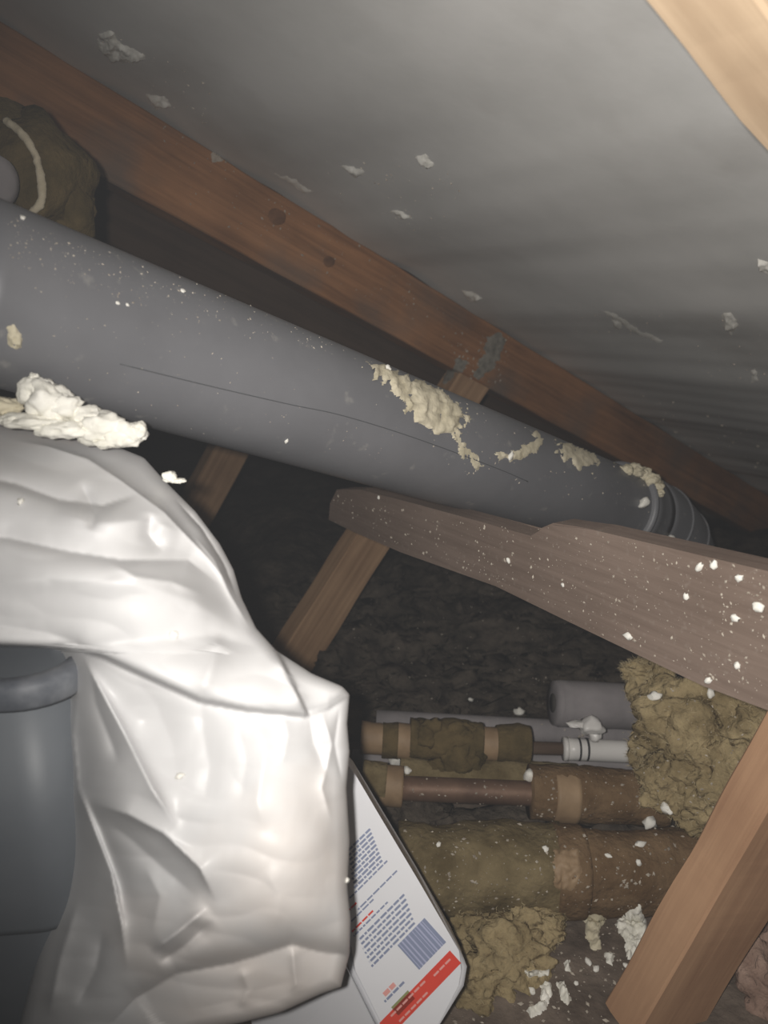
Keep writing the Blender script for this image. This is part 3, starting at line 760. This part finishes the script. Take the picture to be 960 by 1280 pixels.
words([(zp(345,1060), zp(280,1125), .0035)], M['pink_ink'], 'red_text')
# barcode block: bars of different widths
a0, b0 = uv(*zp(505,672)); a1, b1 = uv(*zp(365,845)); a2, b2 = uv(*zp(590,850))
V = []; Fc = []; rr = random.Random(2); b = b0
rect(V, Fc, a2, a0, b0, b1, .0003)
bar = obj('barcode', V, Fc, M['ink_light'], carton, False)
V = []; Fc = []
while b < b1-.001:
    wl = rr.uniform(.0008, .0028); rect(V, Fc, a2, a0, b, min(b+wl, b1), .0006); b += wl+rr.choice((.0006,.0012))
obj('barcode_bars', V, Fc, M['ink'], bar, False)
a0, b0 = uv(*zp(650,858)); a1, b1 = uv(*zp(690,955))
V = []; Fc = []; rect(V, Fc, a1, a0, b0, uv(484,1290)[1])
band = obj('red_band', V, Fc, M['red_ink'], carton, False)
V = []; Fc = []; bb = uv(*zp(550,1080))[1]; am = (a0+a1)/2
for (aa, s_, e_) in ((am+.001, b0+.004, b0+.018), (am+.003, bb, bb+.030), (am-.004, bb+.004, bb+.030)):
    b = s_
    while b < e_: rect(V, Fc, aa, aa+.0015, b, b+.005, .0008); b += .006
obj('band_text', V, Fc, M['pink_ink'], band, False)
a0, b0 = uv(*zp(410,1085)); a1, b1 = uv(*zp(325,1195)); V = []; Fc = []; rect(V, Fc, a0-.008, a0, b0, b1)
obj('green_logo_panel', V, Fc, M['green_ink'], carton, False)

# ------------------------------------------------------------------ pipes on the floor
def seg(x0, y0, t0, x1, y1, t1, n=14): return line(W(x0,y0,t0), W(x1,y1,t1), n)
# far grey pipes
gp = tag(tube('grey_pipe', seg(470,903,1.02, 900,926,1.03), .0165, M['grey_foam'], None), 'long thin grey pipe furthest back, above the lagged pipe', 'pipe'); reg(gp,'gp')
gp2 = tag(tube('grey_pipe', seg(440,949,.98, 900,958,.99), .0125, M['grey_foam'], None), 'thin grey pipe just below the white connector', 'pipe'); reg(gp2,'gp2')
# foam tube with open end
ft = empty('foam_pipe_lagging', W(740,880,1.0), 'short grey foam tube with an open end, left of the yellow wool', 'pipe lagging')
o = tube('foam_tube', seg(697,879,1.0, 800,884,1.01, 10), .0300, M['grey_foam'], ft, n=40, wob=.0008); reg(o,'ft')
d_ = (W(697,879,1.0)-W(800,884,1.01)).normalized(); p_ = W(697,879,1.0)
tube('foam_end_ring', [p_+d_*.0005, p_+d_*.006, p_+d_*.0062], [.0298,.0285,.012], M['grey_foam'], ft, n=40, cap=False)
tube('painted_bore', [p_+d_*.0066, p_+d_*.007], .0125, M['bore_shade'], ft, n=24)  # dark disc standing in for the shade inside the open end
# white connector on a dark pipe
wc = empty('white_connector_pipe', W(740,937,.94), 'white plastic push fit connector on a dark pipe beside the yellow wool', 'pipe fitting')
o = tube('connector_body', seg(706,936,.94, 790,940,.945, 8), .0135, M['white_pvc'], wc); reg(o,'wc')
for x in (722, 732): tube('connector_ring', seg(x,936.6,.94, x+2.2,936.7,.94, 2), .0139, M['near_black'], wc)
tube('connector_lip', seg(704,936,.94, 709,936.2,.94, 3), .0145, M['white_pvc'], wc)
o = tube('dark_pipe', seg(500,931,.955, 706,936,.945, 6), .008, M['old_wood'], wc)
# white cable clip / tape scrap on top of it
vs1 = blob_verts(W(738,908,.93), .0125, 3, .25, 3, 2, (1.25,1,.8)); vs2 = blob_verts(W(722,905,.93), .0085, 3, .3, 3, 4, (1.6,.8,.35)); vs3 = blob_verts(W(744,918,.93), .0085, 3, .2, 3, 5, (.9,1,1.1))
tag(obj('plastic_scrap', *join([vs1,vs2,vs3]), M['white_pvc']), 'crumpled pale plastic scrap on top of the white connector', 'scrap')
# upper lagged pipe
lp = empty('lagged_pipe', W(560,925,.9), 'lumpy olive felt lagged pipe with tan tape bands, uppermost', 'lagged pipe')
reg(tube('taped_end', seg(451,922,.90, 481,924,.90, 8), .0185, M['tape'], lp, wob=.002), 'lp0')
tube('felt_sleeve', seg(478,925,.90, 497,926,.90, 8), .0215, M['lagging_dark'], lp, wob=.003)
tube('tape_band', seg(494,925,.90, 515,928,.90, 8), .0205, M['tape'], lp, wob=.001)
tube('felt_sleeve', seg(512,922,.90, 602,928,.90, 30), .0235, M['lagging_dark'], lp, wob=.006, wscale=40)
tube('tape_band', seg(598,929,.90, 624,930,.90, 8), .0195, M['tape'], lp, wob=.001)
tube('felt_sleeve', seg(620,929,.90, 661,931,.90, 18), .0225, M['lagging_dark'], lp, wob=.003, wscale=40)
fl = tuft('hanging_felt', [(W(575,948,.885), .019, (1.2,.8,1.15)), (W(548,958,.885), .012, (1.3,.8,.9)), (W(592,950,.885), .014, (.9,.8,1.3)), (W(578,918,.89), .018, (1,.8,.8)), (W(535,918,.89), .019, (1,.8,.9))], M['lagging_dark'], None, lp, amp=.22, sub=4, disp=.002)
# copper pipe with lagging ends
cp = empty('copper_pipe', W(600,990,.84), 'brown copper pipe lagged at both ends, middle of the lagged pipes', 'lagged pipe')
reg(tube('bare_pipe', seg(495,985,.85, 690,993,.85, 10), .0135, M['copper'], cp), 'cp')
tube('felt_sleeve', seg(452,976,.85, 482,979,.85, 10), .0235, M['lagging'], cp, wob=.003)
tube('tape_band', seg(475,981,.85, 503,983,.85, 10), .0225, M['tape'], cp, wob=.0015)
reg(tube('felt_sleeve', seg(662,989,.85, 830,999,.85, 30), .0300, M['lagging_brown'], cp, wob=.003, n=32), 'cps')
tube('tape_band', seg(690,993,.848, 719,995,.848, 8), .0304, M['tape'], cp, wob=.0012, n=32)
reg(tag(tube('lagged_pipe', seg(500,968,.89, 720,975,.89, 20), .020, M['lagging'], None, wob=.004), 'olive felt lagged pipe partly hidden behind the copper pipe', 'lagged pipe'), 'hp')
# lowest thick lagging
lg = empty('lagged_pipe', W(690,1088,.78), 'thickest olive brown lagged pipe, lowest of the pipes', 'lagged pipe')
reg(tube('felt_sleeve', seg(498,1086,.785, 700,1088,.785, 40), .0445, M['lagging'], lg, wob=.006, wscale=22, n=40), 'lg')
reg(tube('felt_sleeve', seg(695,1090,.785, 900,1090,.80, 40), .0415, M['lagging_brown'], lg, wob=.006, wscale=22, n=40), 'lgb')
reg(tube('tape_band', seg(690,1087,.783, 726,1089,.783, 10), .0452, M['lagging_brown'], lg, wob=.002, n=40), 'lgt')
crust('tape_patch', [(692,1062),(724,1060),(727,1090),(718,1112),(694,1112)], ['lgt','lg','lgb'], .0025, M['tape'], lg, rag=3, soft=3, seed=50)

# heap of dark insulation lying between the pipes
def heap(name, blobs, m, fm, label, cat='insulation', **k):
    o = tuft(name, [(W(x,y,t), r_, sq) for (x,y,t,r_,sq) in blobs], m, fm, **k); tag(o, label, cat); return o
h1 = heap('insulation_heap', [(520,1020,.86,.03,(1.3,1,.6)), (620,1035,.86,.03,(2,1,.5)), (760,1040,.86,.03,(2,1,.5)), (850,1045,.87,.03,(1.5,1,.6))], M['dark_wool'], M['dark_fibre'], 'dark insulation between the copper pipe and the thickest pipe', nf=900)
h2 = heap('yellow_wool', [(860,905,.80,.048,(1.1,.9,1.0)), (818,862,.84,.032,(.8,.9,1.0)), (840,980,.79,.032,(1.0,.8,.95)), (900,970,.77,.045,(1,.8,1.1)), (935,900,.78,.045,(1,.9,.9)), (810,935,.83,.022,(.8,.8,1.3)), (950,1010,.76,.04,(1,.8,1)), (880,1010,.78,.03,(1,.8,1)), (800,838,.85,.015,(1.3,1,.8))],
     M['wool'], M['fibre'], 'fluffy yellow mineral wool mass under the end of the notched board', nf=14000, flen=.006, sub=5, amp=.24, scl=3.4, disp=.003); reg(h2, 'wool')
h3 = heap('yellow_wool', [(635,1190,.72,.036,(1.1,.9,.8)), (600,1235,.70,.03,(1.1,.9,.8)), (660,1160,.74,.028,(1.2,.9,.7)), (600,1165,.745,.03,(1.2,.9,.6))],
     M['wool'], M['fibre'], 'small olive yellow wool clump beside the carton below the pipes', nf=4000, flen=.005, sub=5, amp=.26, scl=3.4, disp=.003); reg(h3, 'wool2')
h4 = heap('pink_insulation', [(945,1230,.72,.05,(1.2,1,1)), (960,1160,.74,.04,(1,1,1)), (900,1290,.70,.05,(1,1,.7))], M['pink_wool'], M['dark_fibre'], 'pinkish brown insulation behind the strut in the bottom right corner', nf=1500, sub=5, amp=.3); reg(h4, 'pink')
# dark-coloured insulation heap towards the eaves
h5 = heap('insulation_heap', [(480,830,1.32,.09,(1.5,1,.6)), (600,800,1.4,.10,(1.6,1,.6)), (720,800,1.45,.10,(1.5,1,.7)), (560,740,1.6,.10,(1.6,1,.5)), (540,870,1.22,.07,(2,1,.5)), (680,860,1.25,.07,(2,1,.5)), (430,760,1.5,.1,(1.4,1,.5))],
     M['dark_wool'], M['dark_fibre'], 'blackish insulation heaped behind the pipes', nf=6000, flen=.02, sub=5, amp=.34, scl=5, disp=.01); reg(h5, 'heap')
# floor between the pipes and boards below
FK = ['floor']
# broken white plaster flakes
for i, (pl, lab) in enumerate([([(728,1146),(750,1142),(758,1150),(748,1168),(752,1186),(740,1188),(732,1168)], 'cream foam flake between two pipes, left one of a pair by the strut'),
                ([(780,1144),(800,1130),(806,1150),(812,1172),(800,1192),(786,1198),(776,1170),(768,1156)], 'largest jagged white flake beside the corner strut'),
                ([(820,1140),(832,1132),(830,1150),(820,1156)], 'small white flake touching the corner strut'),
                ([(676,1232),(688,1228),(690,1246),(682,1262),(664,1272),(655,1264),(674,1256)], 'curved white flake, lowest on the dusty floor'),
                ([(656,1214),(684,1212),(686,1220),(660,1222)], 'flat white flake on the floor above the curved one'),
                ([(694,1226),(704,1228),(714,1250),(708,1258),(700,1246)], 'narrow white flake on the floor right of the curved one'),
                ([(704,1204),(712,1200),(714,1214),(706,1216)], 'little white flake on the floor in front of the thickest pipe'),
                ([(756,1190),(768,1194),(766,1208),(758,1204)], 'rounded cream flake below the cream one by the strut')]):
    o = crust('foam_flake', pl, ['floor','wool2','lg','lgb'], .006, M['white_foam'] if i != 0 else M['foam'], None, step=1.5, rag=3, soft=3, seed=60+i)
    tag(o, lab, 'foam flake')
for x, y, s in [(664,1240,9),(735,1203,7),(783,1208,6),(720,1230,6),(668,1205,5),(745,1212,6)]:
    crumb(x, y, s, 'small white foam crumb among the flakes on the dusty floor', 'foam crumbs on the floor', ['floor'])
for x, y, s, l in [(533,1026,8,'white crumb at the left top edge of the thickest pipe'),(548,1056,6,'white crumb on the left of the thickest pipe, below the top edge one'),(682,1062,7,'white crumb on the thickest pipe left of its tape patch'),(760,1070,6,'white crumb on the thickest pipe right of its tape patch'),(800,1056,9,'upper one of two white crumbs at the right of the thickest pipe'),(798,1078,7,'lower one of two white crumbs at the right of the thickest pipe')]:
    crumb(x, y, s, l, 'foam crumbs on the thickest pipe', ['lg','lgb'])
for x, y, s, l in [(493,948,16,'white crumb between the taped end of the lumpy lagging and the copper pipe'),(509,963,10,'small white crumb just above the left end of the copper pipe'),(664,970,16,'long white crumb at the right end of the bare copper pipe'),(648,891,12,'white crumb on the far grey pipe left of the foam tube'),(588,874,5,'tiny white crumb on the blackish heap behind the pipes')]:
    crumb(x, y, s, l, 'foam crumbs on the upper pipes', None)
crumb(811,1025,17,'bright white square foam crumb under the yellow wool',None,['cps','wool','lgb','floor'],asp=(.9,.9,.8))
crumb(835,1010,11,'thin white foam crumb in the yellow wool, right of the square crumb',None,['wool'])
crumb(886,866,12,'white foam crumb at the top edge of the yellow wool',None,['wool'])
crumb(818,872,11,'pale crumb on the upper left of the yellow wool',None,['wool'])
allk = [k for k in BV if k not in ('bag','board','barrel','ceiling','rafter','tub','rim','carton')]
fleck_mesh(scatter(420, [(500,1020),(880,1030),(860,1140),(520,1140)], .9, 4.5), ['lg','lgb','lgt'], 'dust_flecks', M['dust'], lg, 11)
fleck_mesh(scatter(200, [(500,940),(830,950),(800,1030),(500,1020)], .9, 4), ['cps','cp'], 'dust_flecks', M['dust'], cp, 12)
fleck_mesh(scatter(260, [(560,1140),(840,1140),(760,1280),(560,1280)], .9, 5), ['floor'], 'dust_flecks', M['dust'], floor, 13)
fleck_mesh(scatter(160, [(440,690),(780,760),(780,880),(440,880)], .8, 2.5), ['heap'], 'dust_flecks', M['dust'], h5, 14)
fleck_mesh(scatter(120, [(780,830),(960,900),(900,1040),(790,1020)], .8, 3.5), ['wool'], 'dust_flecks', M['dust'], h2, 15)
fleck_mesh(scatter(60, [(450,880),(800,880),(790,960),(450,960)], .8, 4), ['gp','gp2'], 'dust_flecks', M['dust'], gp, 16)

# ------------------------------------------------------------------ tied lagging bundle, top left
bd = empty('lagging_bundle', W(50, 270, .63), 'dark brown lagging bundle tied with pale string, top left above the pipe', 'pipe lagging')
parts = [blob_verts(W(45,225,.66), .052, 4, .13, 3, 1, (.9,.9,1.05), octv=5), blob_verts(W(80,262,.67), .034, 4, .15, 3, 2, (.8,.8,1.15), octv=5), blob_verts(W(10,200,.66), .045, 4, .13, 3, 3, octv=5)]
reg(obj('felt_wrap', *join(parts), M['lagging_dark'], bd), 'bundle')
pp = [hit(x, y, ['bundle']) for x, y in [(8,152),(22,162),(36,178),(46,200),(50,225),(52,248),(44,262),(36,272)]]
tube('string', catmull([h[0]+h[1]*.001 for h in pp if h], 8), .0032, M['twine'], bd, n=10, wob=.0012, wscale=180)
o = tube('pipe_stub', [W(-40,218,.60), W(-12,226,.585), W(1,228,.582), W(5,229,.581)], [.020,.021,.018,.010], M['grey_foam'], bd, n=24)
